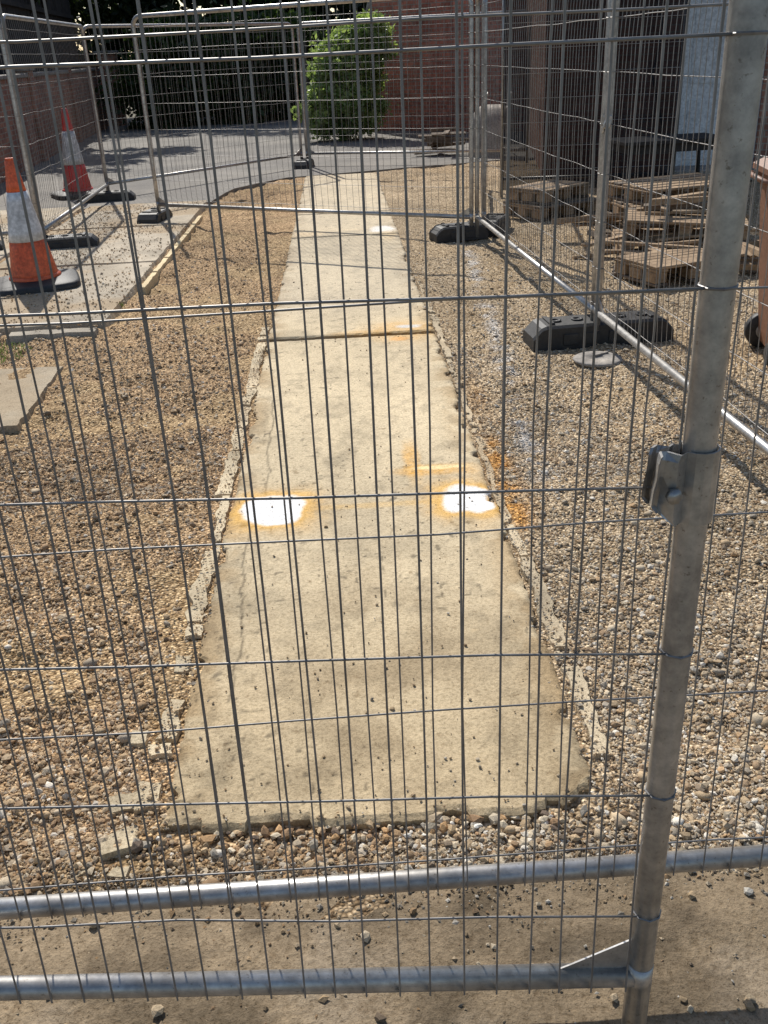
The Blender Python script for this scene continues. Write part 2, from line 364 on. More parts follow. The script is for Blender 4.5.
for bi,(y0,y1) in enumerate(bays):
    st=.007 if bi==0 else .014
    xs=np.concatenate([[-.505],np.arange(-.50,.526,st),[.53]]); ys=np.concatenate([[y0],np.arange(y0+.004,y1-.004,st*1.2),[y1]])
    gx,gy=np.meshgrid(xs,ys,indexing='ij'); x,y=gx.ravel(),gy.ravel()
    ax=sst(.40,.52,np.abs(x))*np.sign(x)
    wx=((fbm(y,y*0,2.5,1)-.5)*.018+(fbm(y,y*0+3,25,2,3)-.5)*.018-.022*sst(.70,.80,vn(y,x*0+np.sign(x)*9,9,4)))*ax
    wy=0
    if bi==0:
        fr=1-sst(0,.20,y-y0); wy=fr*((fbm(x,x*0,40,8,3)-.5)*.018+.018*sst(.62,.66,vn(x,x*0,9,9))+.02*sst(.7,.72,vn(x,x*0,19,3))+.06*sst(.42,.53,x)-.02*x)
    z=.022+(fbm(x,y,2.2,6)-.5)*.005+(fbm(x,y,25,3,3)-.5)*.0024
    if bi==1: z=z+.005*(1-sst(0,.8,y-y0))
    ex=np.minimum(x-xs[0],xs[-1]-x); ey=np.minimum(y-ys[0],ys[-1]-y); e=np.minimum(ex,ey)
    z=z-.010*(1-sst(0,.022,e))*(.2+1.2*vn(x,y,28,4))
    z=np.where(e<1e-6,z-.06,z)
    c=path_col(x,y); c=np.where((e<1e-6)[:,None],c*.45,c)
    c=c*(1-.40*(1-sst(0,.035,e))*fbm(x,y,20,5))[:,None]
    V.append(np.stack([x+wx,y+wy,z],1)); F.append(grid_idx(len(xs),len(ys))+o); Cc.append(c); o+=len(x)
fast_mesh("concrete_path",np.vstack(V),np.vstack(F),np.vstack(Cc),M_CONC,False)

def slab_mesh(parts,name,colr,seed=0,st=.03,rough=.012,earth=.55):
    V=[];F=[];Cc=[];o=0
    for (x0,x1,y0,y1,zt,rot) in parts:
        nx=max(7,int((x1-x0)/st)); ny=max(7,int((y1-y0)/st))
        u=np.linspace(0,1,nx); v=np.linspace(0,1,ny); u,v=[a.ravel() for a in np.meshgrid(u,v,indexing='ij')]
        x=x0+(x1-x0)*u; y=y0+(y1-y0)*v
        b_=(u<=0)|(u>=1)|(v<=0)|(v>=1)
        x=x+(fbm(x*1.1+seed,y,14,3,3)-.5)*rough*2.4; y=y+(fbm(x,y+seed,16,4,3)-.5)*rough*2.4
        cx,cy=(x0+x1)/2,(y0+y1)/2; ca,sa=math.cos(rot),math.sin(rot)
        x,y=cx+(x-cx)*ca-(y-cy)*sa, cy+(x-cx)*sa+(y-cy)*ca
        z=zt+(fbm(x,y,9,2,3)-.5)*rough; z=np.where(b_,z-.07,z)
        c=np.array(colr)*(.6+.75*fbm(x,y,5,8))[:,None]*(.75+.5*fbm(x,y,1.3,3))[:,None]*(.9+.2*R.random()); c=np.where(b_[:,None],c*.6,c)
        e=sst(.46,.64,fbm(x,y,1.8,6))[:,None]*earth; c=c*(1-e)+np.array([.40,.29,.17])*e
        V.append(np.stack([x,y,z],1)); F.append(grid_idx(nx,ny)+o); Cc.append(c); o+=len(x)
    return fast_mesh(name,np.vstack(V),np.vstack(F),np.vstack(Cc),M_CONC,False)
P=[]; yy=1.72
while yy<6.0:
    l=random.choice((random.uniform(.06,.2),random.uniform(.2,.9))); P.append((-.572+random.uniform(-.02,.018),-.506,yy,yy+l-.004,.016+random.uniform(-.009,.005),random.uniform(-.01,.01))); yy+=l
    if random.random()<.15: yy+=random.uniform(.03,.12)
P+= [(-.66,-.56,1.72,1.80,.010,.2),(-.64,-.54,1.59,1.67,.012,.25),(-.70,-.64,1.52,1.58,.006,.6),(-.60,-.54,1.53,1.57,.004,-.3),(-.64,-.575,1.95,2.03,.010,.1),(-.64,-.585,2.3,2.35,.010,.5)]
slab_mesh(P,"path_edging",(.62,.51,.34),1,.009,.016,.4)
P=[]; yy=1.80
while yy<7.0:
    l=random.choice((random.uniform(.06,.2),random.uniform(.2,.9))); P.append((.530,.578+random.uniform(-.014,.02),yy,yy+l-.004,.015+random.uniform(-.009,.005),random.uniform(-.01,.01))); yy+=l
    if random.random()<.15: yy+=random.uniform(.03,.12)
slab_mesh(P,"path_edging",(.60,.49,.33),2,.009,.016,.4)
# left yard slabs
P=[(-3.1,-1.62,6.3,8.4,.034,0),(-4.62,-3.12,6.25,8.4,.036,0),(-3.1,-1.62,8.42,10.4,.033,0),(-4.7,-3.12,8.42,10.4,.034,0),(-3.1,-1.62,10.42,12.2,.033,0),(-4.8,-3.12,10.42,12.2,.033,0)]
slab_mesh(P,"concrete_slabs",(.48,.41,.31),5,.03,.008,.7)
slab_mesh([(-2.55,-1.66,4.42,5.44,.016,.03)],"concrete_slabs",(.52,.44,.32),6,.015,.010)
slab_mesh([(-1.60,-1.54,7.35+i*.6,7.94+i*.6,.036,0) for i in range(6)],"kerb_edging",(.70,.56,.34),7,.02,.006,.4)  # yellow-cream kerb strip; its sunlit look is put into the colour
slab_mesh([(-2.25,-1.64,6.12,6.27,.028,.02),(-2.95,-2.27,6.10,6.25,.026,.01)],"kerb_edging",(.48,.42,.33),7,.02,.008)
n=8200; x=R.uniform(-4.2,-1.6,n); y=R.uniform(6.2,12,n); kk=R.random(n)<sst(.36,.62,fbm(x,y,1.4,4)); x,y=x[kk],y[kk]; r=np.clip(R.lognormal(math.log(.0062),.4,len(x)),.003,.014)
stones("scattered_grit",x,y,.037+r*.3,r,(octv,octf),True,False)

# ------------------------------------------------------------ fence panels
def panel(p0,p1,heights,sp,top=2.0,seed=0,wr=.00175,rail=.2,low=.02,n=14,bend=.004):
    rnd=random.Random(seed)
    a=Vector((p0[0],p0[1],0)); b_=Vector((p1[0],p1[1],0)); L=(b_-a).length; t=(b_-a)/L; nr=Vector((-t.y,t.x,0))
    m=MB(); r=.0205
    def W(s,z,off=0): return a+t*s+nr*off+Vector((0,0,z))
    cr=.10; pts=[W(0,low)]
    pts+= [W(0,z) for z in (.6,1.2,top-cr)]
    for i in range(1,6):
        q=math.pi/2*i/6; pts.append(W(cr-cr*math.cos(q),top-cr+cr*math.sin(q)))
    pts+=[W(cr,top),W(L/2,top),W(L-cr,top)]
    for i in range(1,6):
        q=math.pi/2*i/6; pts.append(W(L-cr+cr*math.sin(q),top-cr+cr*math.cos(q)))
    pts+=[W(L,z) for z in (top-cr,1.2,.6,low)]
    m.path(pts,r,n,M_GALV,nrm=nr)
    m.path([W(r*.6,rail),W(L/2,rail-.004),W(L-r*.6,rail)],.0195,n,M_GALV,nrm=(0,0,1))
    for s0,sg in ((r*.9,1),(L-r*.9,-1)):
        vs=[]
        for off in (-.0015,.0015): vs+=[W(s0,rail+.015,off),W(s0+sg*.115,rail+.018,off),W(s0+sg*.10,rail+.026,off),W(s0,rail+.085,off)]
        m.add(vs,[(0,1,2,3),(7,6,5,4),(0,4,5,1),(1,5,6,2),(2,6,7,3),(3,7,4,0)],M_GALV)
    for s0 in (0,L): m.path([W(s0,rail-.03),W(s0,rail+.03)],r*1.03,n,M_GALV,nrm=nr)
    s=sp*.55
    while s<L-.02:
        j=rnd.uniform(-.003,.003); d1=rnd.gauss(0,bend); d2=rnd.gauss(0,bend); d3=rnd.gauss(0,bend)
        m.path([W(s+j,rail-.012,.0225),W(s+j+d1*.6,.6,.004+rnd.gauss(0,bend)),W(s+j+d2,1.1,rnd.gauss(0,bend)),W(s+j+d3*.6,1.6,.003),W(s,top+.01,.0225)],wr,5,M_WIRE,cap=False)
        s+=sp
    for h in heights:
        if h>top-.05: continue
        K=14; pts=[W(-.018,h,.012)]+[W(L*i/K,h+rnd.gauss(0,.0025),.005+rnd.gauss(0,bend*.5)) for i in range(1,K)]+[W(L+.018,h,.012)]
        m.path(pts,wr*1.12,6,M_WIRE,cap=True)
        for s0 in (0,L):   # wire wrapped round the post
            ring=[]
            for i in range(9):
                q=math.pi*2*i/8; ring.append(W(s0,h)+t*(math.cos(q)*(r+.0015))+nr*(math.sin(q)*(r+.0015)))
            m.path(ring,wr*1.1,5,M_WIRE,cap=False)
    return m.obj("fence_panel")
HN=[.35,.60,.85,1.10,1.345,1.60,1.82]
panel((.42,1.055),(-3.07,1.255),HN,.053,seed=1,n=24,wr=.0017,bend=.003)
panel((1.62,1.29),(-1.88,1.285),[.25,.59,.935,1.285,1.63,1.85],.055,seed=2,n=24,wr=.0016,bend=.004)
HF=[.25,.45,.70,.95,1.20,1.45,1.70,1.9]
panel((1.22,8.86),(1.42,5.36),HF,.06,seed=3)
panel((1.425,5.30),(1.62,1.80),HF,.06,seed=4)
panel((-1.98,10.72),(1.17,8.86),HF,.07,seed=5)
panel((-2.84,9.35),(-2.98,12.85),HF,.07,seed=6)
panel((-3.0,12.9),(-.58,15.6),HF,.07,seed=7)
panel((-.5,15.7),(2.75,14.6),HF,.07,seed=8)
panel((-2.86,9.30),(-6.3,8.9),HF,.07,seed=9)
panel((1.30,8.95),(1.78,12.4),HF,.06,seed=10)

def coupler(x,y,z,rot,S=1.0):
    m=MB(); 
    prof=[]; r=.0235/S
    for i in range(13):
        q=math.radians(-150+i*25); prof.append((r*math.cos(q),r*math.sin(q)))
    wing=[(-.060,-.030),(-.054,-.014),(-.044,-.012),(-.032,-.020)]
    wing2=[(-.024,.014),(-.034,.004),(-.048,.006),(-.058,-.004)]
    line=wing+prof+wing2
    vs=[];fs=[]; zs=[-.042,-.034,-.012,.012,.034,.042]
    for k,zz in enumerate(zs):
        for i,(a,b_) in enumerate(line):
            f=1.0 if abs(zz)<.04 else .93
            dx=a if len(wing)<=i<len(wing)+13 else a*f
            vs.append((dx,b_+(.004*math.sin(k*1.3) if a<-.04 else 0),zz*(1-.25*max(0,-a-.03)/.03)+(0.016*max(0,-a-.028)/.03)))
    n=len(line)
    off=len(vs)
    for v in list(vs): vs.append((v[0]*1.07,v[1]*1.12,v[2]))
    for k in range(len(zs)-1):
        for i in range(n-1):
            fs.append((k*n+i,k*n+i+1,(k+1)*n+i+1,(k+1)*n+i)); fs.append((off+k*n+i+1,off+k*n+i,off+(k+1)*n+i,off+(k+1)*n+i+1))
    for i in range(n-1):
        fs.append((i+1,i,off+i,off+i+1)); t=(len(zs)-1)*n; fs.append((t+i,t+i+1,off+t+i+1,off+t+i))
    for k in range(len(zs)-1):
        fs.append((k*n,(k+1)*n,off+(k+1)*n,off+k*n)); fs.append(((k+1)*n+n-1,k*n+n-1,off+k*n+n-1,off+(k+1)*n+n-1))
    m.add(vs,fs,M_GALV,False)
    m.lathe((-.038,0,0),[(.009,-.030),(.009,-.024),(.004,-.024),(.004,.02),(.008,.02),(.008,.026)],6,M_GALV,'y')
    o=m.obj("fence_coupler",(x,y,z),rot); o.scale=(S,S,S); return o
coupler(.42,1.055,1.10,math.radians(8),1.15)
coupler(1.42,5.33,1.2,1.2)

def foot(x,y,rot,L=.72,W_=.23,h=.13):
    m=MB()
    pr=[(-L/2,0),(-L/2,h*.55),(-L/2+.05,h*.92),(-L/2+.08,h),(L/2-.08,h),(L/2-.05,h*.92),(L/2,h*.55),(L/2,0)]
    vs=[];n=len(pr)
    for yy,s in ((-W_/2,.0),(-W_/2+.018,.012),(W_/2-.018,.012),(W_/2,.0)):
        for a,z in pr: vs.append((a,yy,max(0,z-(.014 if s==0 and z>.02 else 0))))
    fs=[]
    for k in range(3):
        for i in range(n-1): fs.append((k*n+i,k*n+i+1,(k+1)*n+i+1,(k+1)*n+i))
    fs.append(tuple(range(n))[::-1]); fs.append(tuple(range(3*n,4*n)))
    m.add(vs,fs,M_RUBBER)
    for a in (-.26,-.13,0,.13,.26):
        if abs(a)<L/2-.09: m.lathe((a,0,h+.0005),[(.034,0),(.034,.008),(.022,.008),(.022,.002)],14,M_RUBBER)
    for a in (-.2,-.07,.07,.2):
        if abs(a)<L/2-.05:
            for sgn in (-1,1): m.box((a,sgn*(W_/2+.001),h*.42),(.085,.014,h*.5),M_RUBBER,bev=.005)
    for sgn in (-1,1): m.box((sgn*(L/2-.12),0,h+.006),(.03,W_*.7,.014),M_RUBBER,bev=.004)
    return m.obj("fence_foot",(x,y,.0),rot)
foot(1.46,5.40,math.radians(5),.84,.23,.14)
foot(1.06,8.93,math.radians(12),.50)
foot(1.42,9.25,math.radians(65),.50)
foot(-2.05,10.8,math.radians(80),.5)
foot(-2.66,9.4,math.radians(8),.6); foot(-2.98,12.7,math.radians(6),.7); foot(-.55,15.5,math.radians(80),.5); foot(-3.6,9.4,math.radians(15),.65)
foot(1.62,1.6,math.radians(3),.7)

# ------------------------------------------------------------ traffic cones
def cone(x,y,Hh,om,rot=0,lean=0):
    m=MB(); bw=.33
    base=[]
    n=32
    def sq(rr,z,p=5):
        out=[]
        for j in range(n):
            q=2*math.pi*j/n; c,s=math.cos(q),math.sin(q); k=(abs(c)**p+abs(s)**p)**(-1/p); out.append((rr*k*c,rr*k*s,z))
        return out
    rings=[sq(bw,0),sq(bw,.03),sq(bw-.02,.045),sq(bw-.09,.055,3),sq(.21,.065,2)]
    vs=sum(rings,[]); fs=[]
    for k in range(len(rings)-1):
        for j in range(n): fs.append((k*n+j,k*n+(j+1)%n,(k+1)*n+(j+1)%n,(k+1)*n+j))
    fs.append(tuple(range((len(rings)-1)*n,len(rings)*n)))
    m.add(vs,fs,M_RUBBER,True)
    def rad(t): return .185*(1-t)+.035*t
    def seg(t0,t1,mat,e=0,k=5):
        m.lathe((0,0,0),[(rad(t0+(t1-t0)*i/k)+e,.06+(Hh-.06)*(t0+(t1-t0)*i/k)) for i in range(k+1)],28,mat)
    seg(-.01,.33,om); seg(.33,.74,M_WHITE,.003); seg(.74,1.0,om)
    m.lathe((0,0,0),[(.20,.055),(.20,.075),(.188,.09)],28,om)
    m.lathe((0,0,0),[(.036,Hh),(.030,Hh+.012),(.018,Hh+.012),(.018,Hh-.01)],20,om)
    return m.obj("traffic_cone",(x,y,.034),(0,lean,rot))
cone(-2.46,7.68,.94,M_ORANGE,.3,-.02)
cone(-3.48,13.3,1.05,M_RED,.5)

# ------------------------------------------------------------ pallets, timber, table
def pallet(x,y,z,rot,tx=0,ty=0,L=1.1,W_=.9,mat=None,seed=0):
    rd=random.Random(seed); m=MB(); mat=mat or M_WOOD
    for i in range(6):
        yy=-W_/2+.05+i*(W_-.1)/5
        m.box((0,yy+rd.uniform(-.006,.006),.132),(L*rd.uniform(.98,1.0),.095,.020),mat if rd.random()<.7 else M_WOOD2,bev=.003)
    for xx in (-L/2+.05,0,L/2-.05):
        m.box((xx,0,.1115),(.10,W_,.019),mat,bev=.003)
        for yy in (-W_/2+.07,0,W_/2-.07): m.box((xx,yy,.062),(.098,.12,.078),mat,bev=.005)
        m.box((xx,0,.0115),(.10,W_,.019),M_WOOD2,bev=.003)
    return m.obj("wooden_pallet",(x,y,z),(tx,ty,rot))
pallet(2.15,10.0,.01,.5,seed=1,L=.8,W_=.6); pallet(2.12,10.02,.155,.7,0,0,.7,.5,seed=2)
pallet(2.98,8.75,.01,.25,seed=3,L=1.1,W_=.8); pallet(2.98,8.78,.155,.1,0,0,1.05,.75,seed=4); pallet(3.0,8.75,.30,.3,.0,.0,1.0,.75,seed=9)
pallet(2.72,7.75,.01,-.15,0,0,1.0,.7,M_WOOD,seed=6); pallet(2.76,7.78,.155,-.3,0,.04,.95,.65,M_WOOD,seed=7)
pallet(2.42,6.95,.01,.35,0,0,.7,.5,M_WOOD,seed=8)
def planks(name,c,n,L,spread,seed,mat=M_WOOD,lift=.014,rot=0):
    rd=random.Random(seed); m=MB()
    for i in range(n):
        M=Matrix.Rotation(rot+rd.uniform(-.35,.35)+(1.4 if rd.random()<.2 else 0),4,'Z')@Matrix.Rotation(rd.uniform(-.10,.10),4,'Y')@Matrix.Rotation(rd.uniform(-.3,.3),4,'X')
        m.box((rd.uniform(-spread,spread),rd.uniform(-spread,spread)*1.3,.03+i*lift),(L*rd.uniform(.4,1),rd.choice((.05,.075,.095)),rd.choice((.02,.022,.045))),rd.choice((mat,mat,M_WOOD2)),M,bev=.003)
    return m.obj(name,c)
planks("timber_pile",(2.35,7.45,.0),12,.8,.25,4); planks("timber_pile",(2.35,8.5,.0),12,.7,.2,5,lift=.015); planks("timber_pile",(1.65,16.3,.03),14,.8,.15,6,M_WOOD2,.026)
planks("timber_pile",(3.0,7.2,.0),14,.9,.3,8,lift=.013); planks("timber_pile",(2.76,7.8,.29),7,.9,.2,18,lift=.016)
m=MB(); m.box((0,0,.66),(1.1,.6,.035),M_DARKWOOD,bev=.004); m.box((0,0,.60),(1.0,.5,.08),M_DARKWOOD)
for sx in (-.5,.5):
    for sy in (-.25,.25): m.path([(sx*.95,sy,.6),(sx*1.05,sy*1.1,0)],.025,6,M_DARKWOOD)
    m.box((sx*.98,0,.25),(.03,.5,.05),M_DARKWOOD)
m.obj("trestle_table",(3.35,10.2,0),.1)

m=MB(); m.lathe((0,0,0),[(.13,0),(.135,.012),(.125,.018),(.05,.02),(.045,.014)],28,M_STONEG)
m.box((.03,.05,.024),(.10,.02,.008),M_STONEG,Matrix.Rotation(.5,4,'Z')); m.obj("drain_cover",(1.36,5.0,.008))

# ------------------------------------------------------------ wheelie bin
m=MB()
def ring(w,dp,z): return [(-w,-dp,z),(w,-dp,z),(w,dp,z),(-w,dp,z)]
def loft(m,rings,mat):
    vs=sum(rings,[]); fs=[(3,2,1,0)]
    for k in range(len(rings)-1):
        for j in range(4): fs.append((k*4+j,k*4+(j+1)%4,k*4+4+(j+1)%4,k*4+4+j))
    q=(len(rings)-1)*4; fs.append((q,q+1,q+2,q+3)); m.add(vs,fs,mat)
loft(m,[ring(.20,.22,.05),ring(.215,.235,.12),ring(.27,.31,.90),ring(.29,.33,.91),ring(.29,.33,.955)],M_BIN)
loft(m,[ring(.30,.35,.958),ring(.30,.35,.985),ring(.25,.30,1.02)],M_BIN)
for sx in (-1,1):
    m.lathe((sx*.235,.20,.10),[(.05,-.028),(.095,-.028),(.10,-.02),(.10,.02),(.095,.028),(.05,.028)],24,M_RUBBER,'x')
    m.lathe((sx*.235,.20,.10),[(.045,-.032),(.045,.032)],16,M_STONEG,'x')
m.path([(-.28,.20,.10),(.28,.20,.10)],.012,8,M_GALV)
m.path([(-.22,.34,.93),(-.22,.40,.95),(.22,.40,.95),(.22,.34,.93)],.014,8,M_BIN)
for zz in (.3,.6): m.box((0,-.275-.03*zz,zz),(.3,.012,.02),M_BIN)
m.obj("wheelie_bin",(2.48,4.85,0),math.radians(80))

# ------------------------------------------------------------ walls
def wallbox(p0,p1,h,th,mat,cop=True):
    a=Vector((*p0,0)); b_=Vector((*p1,0)); L=(b_-a).length; ang=math.atan2(b_.y-a.y,b_.x-a.x)
    m=MB(); m.box((L/2,0,h/2),(L,th,h),mat)
    if cop: m.box((L/2,0,h+.035),(L+.04,th+.08,.065),M_STONEG,bev=.012)
    return m,a,ang,L
m,a,ang,L=wallbox((-4.7,9.0),(-6.35,28.0),1.42,.23,M_BRICK2)
for i in range(5): m.box((1.2+i*4.3,0,.76),(.35,.34,1.52),M_BRICK2); m.box((1.2+i*4.3,0,1.56),(.42,.41,.07),M_STONEG,bev=.01)
m.obj("brick_wall",a,ang)
m=MB(); i=0.0; rd=random.Random(3)
while i<19.5:
    m.box((i,rd.uniform(-.006,.006),1.55),(.115,.022,3.1+rd.uniform(-.02,.02)),M_DARKWOOD); i+=.112
for z in (.5,1.5,2.7): m.box((9.7,-.05,z),(19.4,.06,.09),M_DARKWOOD)
m.obj("timber_fence",(-5.15,9.0,0),math.atan2(19,-1.65))
m=MB(); m.box((0,0,.9),(.5,.5,1.8),M_BRICK2); m.box((0,0,1.84),(.6,.6,.08),M_STONEG,bev=.015); m.obj("brick_pier",(-6.1,28.6,0),.1)

def prism(m,poly,y0,y1,mat):
    n=len(poly); vs=[(a_,y0,z) for a_,z in poly]+[(a_,y1,z) for a_,z in poly]
    fs=[tuple(range(n)),tuple(range(n,2*n))[::-1]]+[(i,i+n,(i+1)%n+n,(i+1)%n) for i in range(n)]
    m.add(vs,fs,mat)
m=MB()
poly=[(0,0),(6.5,0),(6.5,3.6),(1.35,3.6)]+[(1.35-1.25*math.sin(t*math.pi/2/6)*1.0,3.6-2.5*(1-math.cos(t*math.pi/2/6))) for t in range(1,7)]+[(0,1.05)]
prism(m,poly,0,.33,M_BRICK)
cp=poly[3:]; 
for i in range(len(cp)-1):
    p,q=Vector((cp[i][0],0,cp[i][1])),Vector((cp[i+1][0],0,cp[i+1][1])); dd=(q-p); ln=dd.length
    if ln<.02: continue
    M=Matrix.Rotation(-math.atan2(dd.z,dd.x),4,'Y'); m.box(((p+q)/2+Vector((0,.165,0))),(ln+.02,.40,.06),M_STONEG,M)
m.box((3.9,.165,3.64),(5.2,.41,.07),M_STONEG)
for i in (2.6,5.2): m.box((i,-.05,1.6),(.45,.14,3.2),M_BRICK)
m.obj("garden_wall",(.55,22.4,0),math.radians(-36))

# building on the right
bld=bpy.data.objects.new("brick_building",None); col.objects.link(bld); bld.location=(3.42,12.6,0); bld.rotation_euler=(0,0,math.radians(-8))
m=MB()
m.box((-.05,.0,2.6),(1.6,.3,5.2),M_BRICK2)
m.box((1.25,.0,3.75),(1.0,.3,2.9),M_BRICK2)
m.box((4.4,.0,2.6),(5.3,.3,5.2),M_BRICK2)
m.box((3.1,3.5,2.6),(7.8,6.6,5.2),M_BRICK2); m.obj("walls",parent=bld)
m=MB(); m.box((1.25,-.02,1.14),(.86,.05,2.26),M_PAINT)
for sx in (.79,1.71): m.box((sx,-.06,1.15),(.075,.14,2.3),M_PAINT,bev=.008)
m.box((1.25,-.06,2.34),(1.0,.14,.08),M_PAINT,bev=.008)
for zz,hh in ((.55,.7),(1.55,.95)):
    for sx in (1.05,1.45): m.box((sx,-.048,zz),(.28,.012,hh),M_PAINT,bev=.005)
m.box((1.6,-.075,1.05),(.03,.06,.16),M_RUBBER,bev=.005)
m.obj("door",parent=bld)
m=MB(); m.box((1.25,-.35,.07),(1.3,.5,.14),M_STONEG,bev=.012); m.obj("doorstep",parent=bld)
m=MB()
m.box((3.2,-.16,1.6),(1.2,.06,1.3),M_PAINT); m.box((2.92,-.195,1.6),(.5,.02,1.15),M_GLASS); m.box((3.48,-.195,1.6),(.5,.02,1.15),M_GLASS); m.box((3.2,-.2,.9),(1.35,.2,.07),M_STONEG,bev=.01); m.obj("window",parent=bld)
m=MB(); m.path([(2.1,-.22,0),(2.1,-.22,5.1)],.04,12,M_RUBBER); 
for z in (.6,2,3.6): m.path([(2.1,-.22,z),(2.1,-.22,z+.05)],.052,12,M_RUBBER)
m.path([(.3,-.19,2.6),(.35,-.25,2.2),(.5,-.28,1.7),(.42,-.25,1.2),(.6,-.22,.6)],.014,6,M_RUBBER); m.obj("downpipe",parent=bld)
m=MB(); prism(m,[(-1.2,5.2),(7.4,5.2),(7.4,5.35),(3,7.6),(-1.2,5.35)],-.4,7,M_DARKWOOD); m.obj("roof",parent=bld)

def netmat():
    m,nt,b=new_mat("debris_netting"); out=nt.nodes["Material Output"]
    v=pos(nt,True)
    w=noise(nt,v,3); c=ramp(nt,w.outputs[0],[(.3,(.006,.006,.008)),(.7,(.022,.022,.026))]); nt.links.new(c,b.inputs["Base Color"]); b.inputs["Roughness"].default_value=.9; b.inputs["Specular IOR Level"].default_value=.1
    tr=N(nt,"ShaderNodeBsdfTransparent"); mx=N(nt,"ShaderNodeMixShader"); mx.inputs[0].default_value=.82
    nt.links.new(tr.outputs[0],mx.inputs[1]); nt.links.new(b.outputs[0],mx.inputs[2]); nt.links.new(mx.outputs[0],out.inputs["Surface"])
    return m
M_NET=netmat()
def netting(p0,p1,h,name="debris_netting"):
    a=Vector((*p0,0)); b_=Vector((*p1,0)); L=(b_-a).length; m=MB(); nx=50;nz=14; vs=[];fs=[]
    for i in range(nx+1):
        for k in range(nz+1):
            s=L*i/nx; z=.08+(h-.08)*k/nz
            vs.append((s,.03*math.sin(s*4+k*.3)*math.sin(k*.5+1)+.006*math.sin(s*17+k),z-.03*math.sin(s*5)**2*(k==nz)))
    for i in range(nx):
        for k in range(nz): fs.append((i*(nz+1)+k,(i+1)*(nz+1)+k,(i+1)*(nz+1)+k+1,i*(nz+1)+k+1))
    m.add(vs,fs,M_NET,True)
    k=max(1,int(L/1.75))
    for i in range(k+1): m.path([(L*i/k,.05,0),(L*i/k,.05,h+.05)],.02,10,M_GALV)
    for z in (.2,h): m.path([(0,.05,z),(L,.05,z)],.018,8,M_GALV)
    z=.3
    while z<h: m.path([(0,-.045,z),(L,-.045,z)],.003,5,M_GALV); z+=.25
    return m.obj(name,a,math.atan2(b_.y-a.y,b_.x-a.x))
netting((1.86,11.4),(3.78,11.15),3.0)

# upturned barrow by the wall
m=MB(); vs=[];fs=[]
prof=[(0,0),(.03,.25),(.10,.5),(.22,.68),(.36,.74),(.46,.66),(.5,.5)]
for (a_,z) in prof:
    for yy,sx in ((-.27,.9),(-.18,1),(.18,1),(.27,.9)): vs.append((a_*sx-.2,yy,z*(1 if abs(yy)<.2 else .9)))
for i in range(len(prof)-1):
    for k in range(3): fs.append((i*4+k,i*4+k+1,i*4+5+k,i*4+4+k))
m.add(vs,fs,M_STONEG,True)
for sy in (-.2,.2): m.path([(-.1,sy,.02),(.1,sy,.5),(.45,sy,.9)],.016,8,M_GALV)
m.lathe((.42,0,.12),[(.05,-.03),(.12,-.03),(.13,0),(.12,.03),(.05,.03)],18,M_RUBBER,'y')
m.path([(.42,-.2,.12),(.42,.2,.12)],.01,6,M_GALV); m.path([(.1,-.2,.5),(.42,-.2,.12)],.012,6,M_GALV); m.path([(.1,.2,.5),(.42,.2,.12)],.012,6,M_GALV)
m.obj("wheelbarrow",(2.38,15.9,.02),math.radians(60))

# ------------------------------------------------------------ vegetation
def foliage(name,blobs,n,size,c_dark,c_light,seed=0,csz=.28,rmax=1.08):
    rg=np.random.default_rng(seed); tot=sum(b_[3]*b_[4]*b_[5] for b_ in blobs); Vs=[];Cs=[]
    for (cx,cy,cz,rx,ry,rz) in blobs:
        k=int(n*rx*ry*rz/tot)
        nc=max(6,k//140); d=rg.normal(size=(nc,3)); d/=np.linalg.norm(d,axis=1)[:,None]; rad=rg.uniform(.45,rmax,(nc,1))
        cc=np.array([cx,cy,cz])+d*rad*np.array([rx,ry,rz])*.9
        ci=rg.integers(0,nc,k); tone=rg.uniform(.45,1.25,nc)
        sz=csz*min(rx,rz)+.06
        p=cc[ci]+rg.normal(size=(k,3))*sz*np.array([.55,.55,.45])
        p[:,2]=np.maximum(p[:,2],.05)
        a=rg.normal(size=(k,3)); a/=np.linalg.norm(a,axis=1)[:,None]; b2=rg.normal(size=(k,3)); b2=np.cross(a,b2); b2/=np.linalg.norm(b2,axis=1)[:,None]
        s=size*rg.uniform(.6,1.4,(k,1))
        q=np.stack([p-a*s,p+b2*s*.5,p+a*s,p-b2*s*.5],1)
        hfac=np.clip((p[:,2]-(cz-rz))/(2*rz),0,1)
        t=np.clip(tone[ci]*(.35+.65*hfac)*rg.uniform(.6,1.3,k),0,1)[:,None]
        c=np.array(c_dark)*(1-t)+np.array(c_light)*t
        Vs.append(q.reshape(-1,3)); Cs.append(np.repeat(c,4,0))
    V=np.vstack(Vs); F=np.arange(len(V)).reshape(-1,4)
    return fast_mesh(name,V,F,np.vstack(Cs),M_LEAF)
def tree(x,y,h,r,seed,cd,cl,n=9000):
    e=bpy.data.objects.new("tree",None); col.objects.link(e)
    rd=random.Random(seed); m=MB(); m.path([(x,y,-.05),(x+.05,y,h*.3),(x-.08,y+.05,h*.6),(x,y,h*.85)],[.22,.16,.11,.04],10,M_DARKWOOD)
    bl=[]
    for i in range(9):
        q=rd.uniform(0,6.28); z0=h*rd.uniform(.25,.6); rr=r*rd.uniform(.5,.9); z1=z0+h*rd.uniform(.12,.3)
        p=(x+math.cos(q)*rr,y+math.sin(q)*rr,z1); m.path([(x,y,z0),(x+math.cos(q)*rr*.5,y+math.sin(q)*rr*.5,(z0+z1)/2+.1),p],[.08,.05,.02],7,M_DARKWOOD)
        bl.append((*p,r*rd.uniform(.35,.6),r*rd.uniform(.35,.6),h*rd.uniform(.10,.18)))
    bl.append((x,y,h*.85,r*.6,r*.6,h*.16))
    m.obj("trunk",parent=e); o=foliage("crown",bl,n,.11,cd,cl,seed); o.parent=e
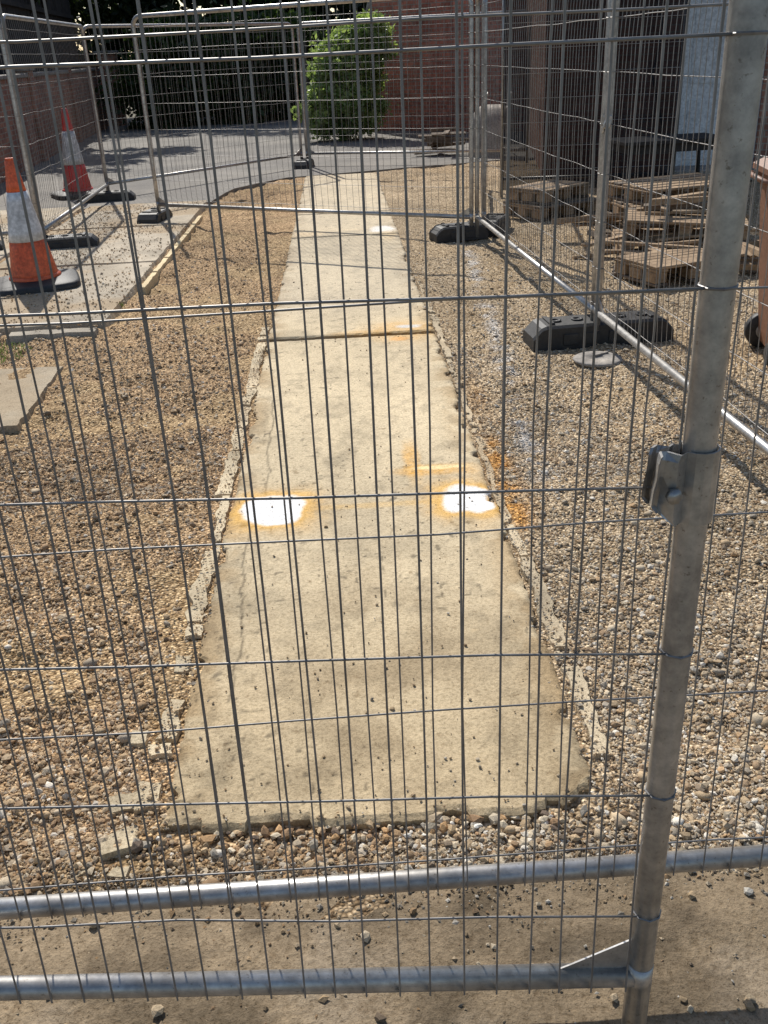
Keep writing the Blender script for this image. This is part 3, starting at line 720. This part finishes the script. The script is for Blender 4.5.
foliage("shrub",[(.30,20.5,1.2,.75,.55,.95),(.72,20.4,1.7,.50,.45,.55),(-.28,20.1,.62,.48,.45,.60),(.3,20.1,.5,.75,.45,.5)],32000,.05,(.08,.14,.04),(.36,.46,.17),3,.2,.98)
DG=(.014,.024,.007); LG=(.06,.10,.025)
foliage("hedge",[(-4.3,27,1.1,1.6,1,1.5),(-2.4,27.5,1.3,1.5,1,1.7),(-.9,28,1.2,1.2,1,1.6)],22000,.09,DG,LG,4)
foliage("hedge",[(-8.5+i*2.2,31+ (i%2)*.8,2.8,1.9,1.2,3.2) for i in range(12)],46000,.16,(.01,.016,.005),(.035,.055,.016),5)
sh=[(-7,33,9,3),(-3.5,31.5,8.5,2.8),(-.8,38,9,3),(3.5,38,8,2.7),(7,33,9,3),(-10,29,8,2.8),(-6.6,24.5,7.0,2.1),(10,27,9,3)]
for i,(x,y,h,r) in enumerate(sh): tree(x,y,h,r,20+i,DG,LG,6500)
def weeds(name,cs,seed):
    rg=np.random.default_rng(seed); V=[];C=[]
    for (x,y,r,n) in cs:
        for i in range(n):
            q=rg.uniform(0,6.28); rr=rg.uniform(0,1)**.7*r; bx,by=x+math.cos(q)*rr,y+math.sin(q)*rr; a=rg.uniform(0,6.28); l=rg.uniform(.015,.04); w=.0025
            tx,ty=bx+math.cos(a)*l*.6,by+math.sin(a)*l*.6
            V+=[(bx-w,by,0),(bx+w,by,0),(tx+w*.4,ty,l),(tx-w*.4,ty,l)]; c=np.array((.10,.14,.045))*rg.uniform(.6,1.5); C+=[c]*4
    V=np.array(V); return fast_mesh(name,V,np.arange(len(V)).reshape(-1,4),np.array(C),M_LEAF)
weeds("weeds",[(-2.25,5.78,.28,260),(-2.6,5.9,.2,160),(-1.66,6.9,.05,20)],2)

# ------------------------------------------------------------ light
el,az=math.radians(43),math.radians(-16)
s=Vector((math.sin(az)*math.cos(el),math.cos(az)*math.cos(el),math.sin(el)))
sun=bpy.data.lights.new("sun","SUN"); sun.energy=5.0; sun.angle=math.radians(.5); sun.color=(1,.96,.89)
so=bpy.data.objects.new("sun",sun); col.objects.link(so); so.rotation_euler=s.to_track_quat('Z','Y').to_euler(); so.location=(0,0,20)
w=bpy.data.worlds.new("World"); scene.world=w; w.use_nodes=True; nt=w.node_tree
sk=nt.nodes.new("ShaderNodeTexSky"); sk.sky_type='NISHITA'; sk.sun_disc=False; sk.sun_elevation=el; sk.sun_rotation=az
bg=nt.nodes["Background"]; bg.inputs[1].default_value=.125; nt.links.new(sk.outputs[0],bg.inputs[0])
scene.view_settings.view_transform='Standard'; scene.view_settings.look='None'; scene.view_settings.exposure=0

# ------------------------------------------------------------ camera
cam=bpy.data.cameras.new("camera"); co=bpy.data.objects.new("camera",cam); col.objects.link(co)
rt=Vector((.99799,-.04839,-.04096)); up=Vector((.05804,.43745,.89737)); bk=Vector((-.02551,-.89794,.43938))
M=Matrix((rt,up,bk)).transposed().to_4x4(); M.translation=Vector((0,0,1.6)); co.matrix_world=M
cam.sensor_fit='VERTICAL'; cam.sensor_height=24; cam.lens=24*944/1024; cam.clip_start=.05; cam.clip_end=500
scene.camera=co
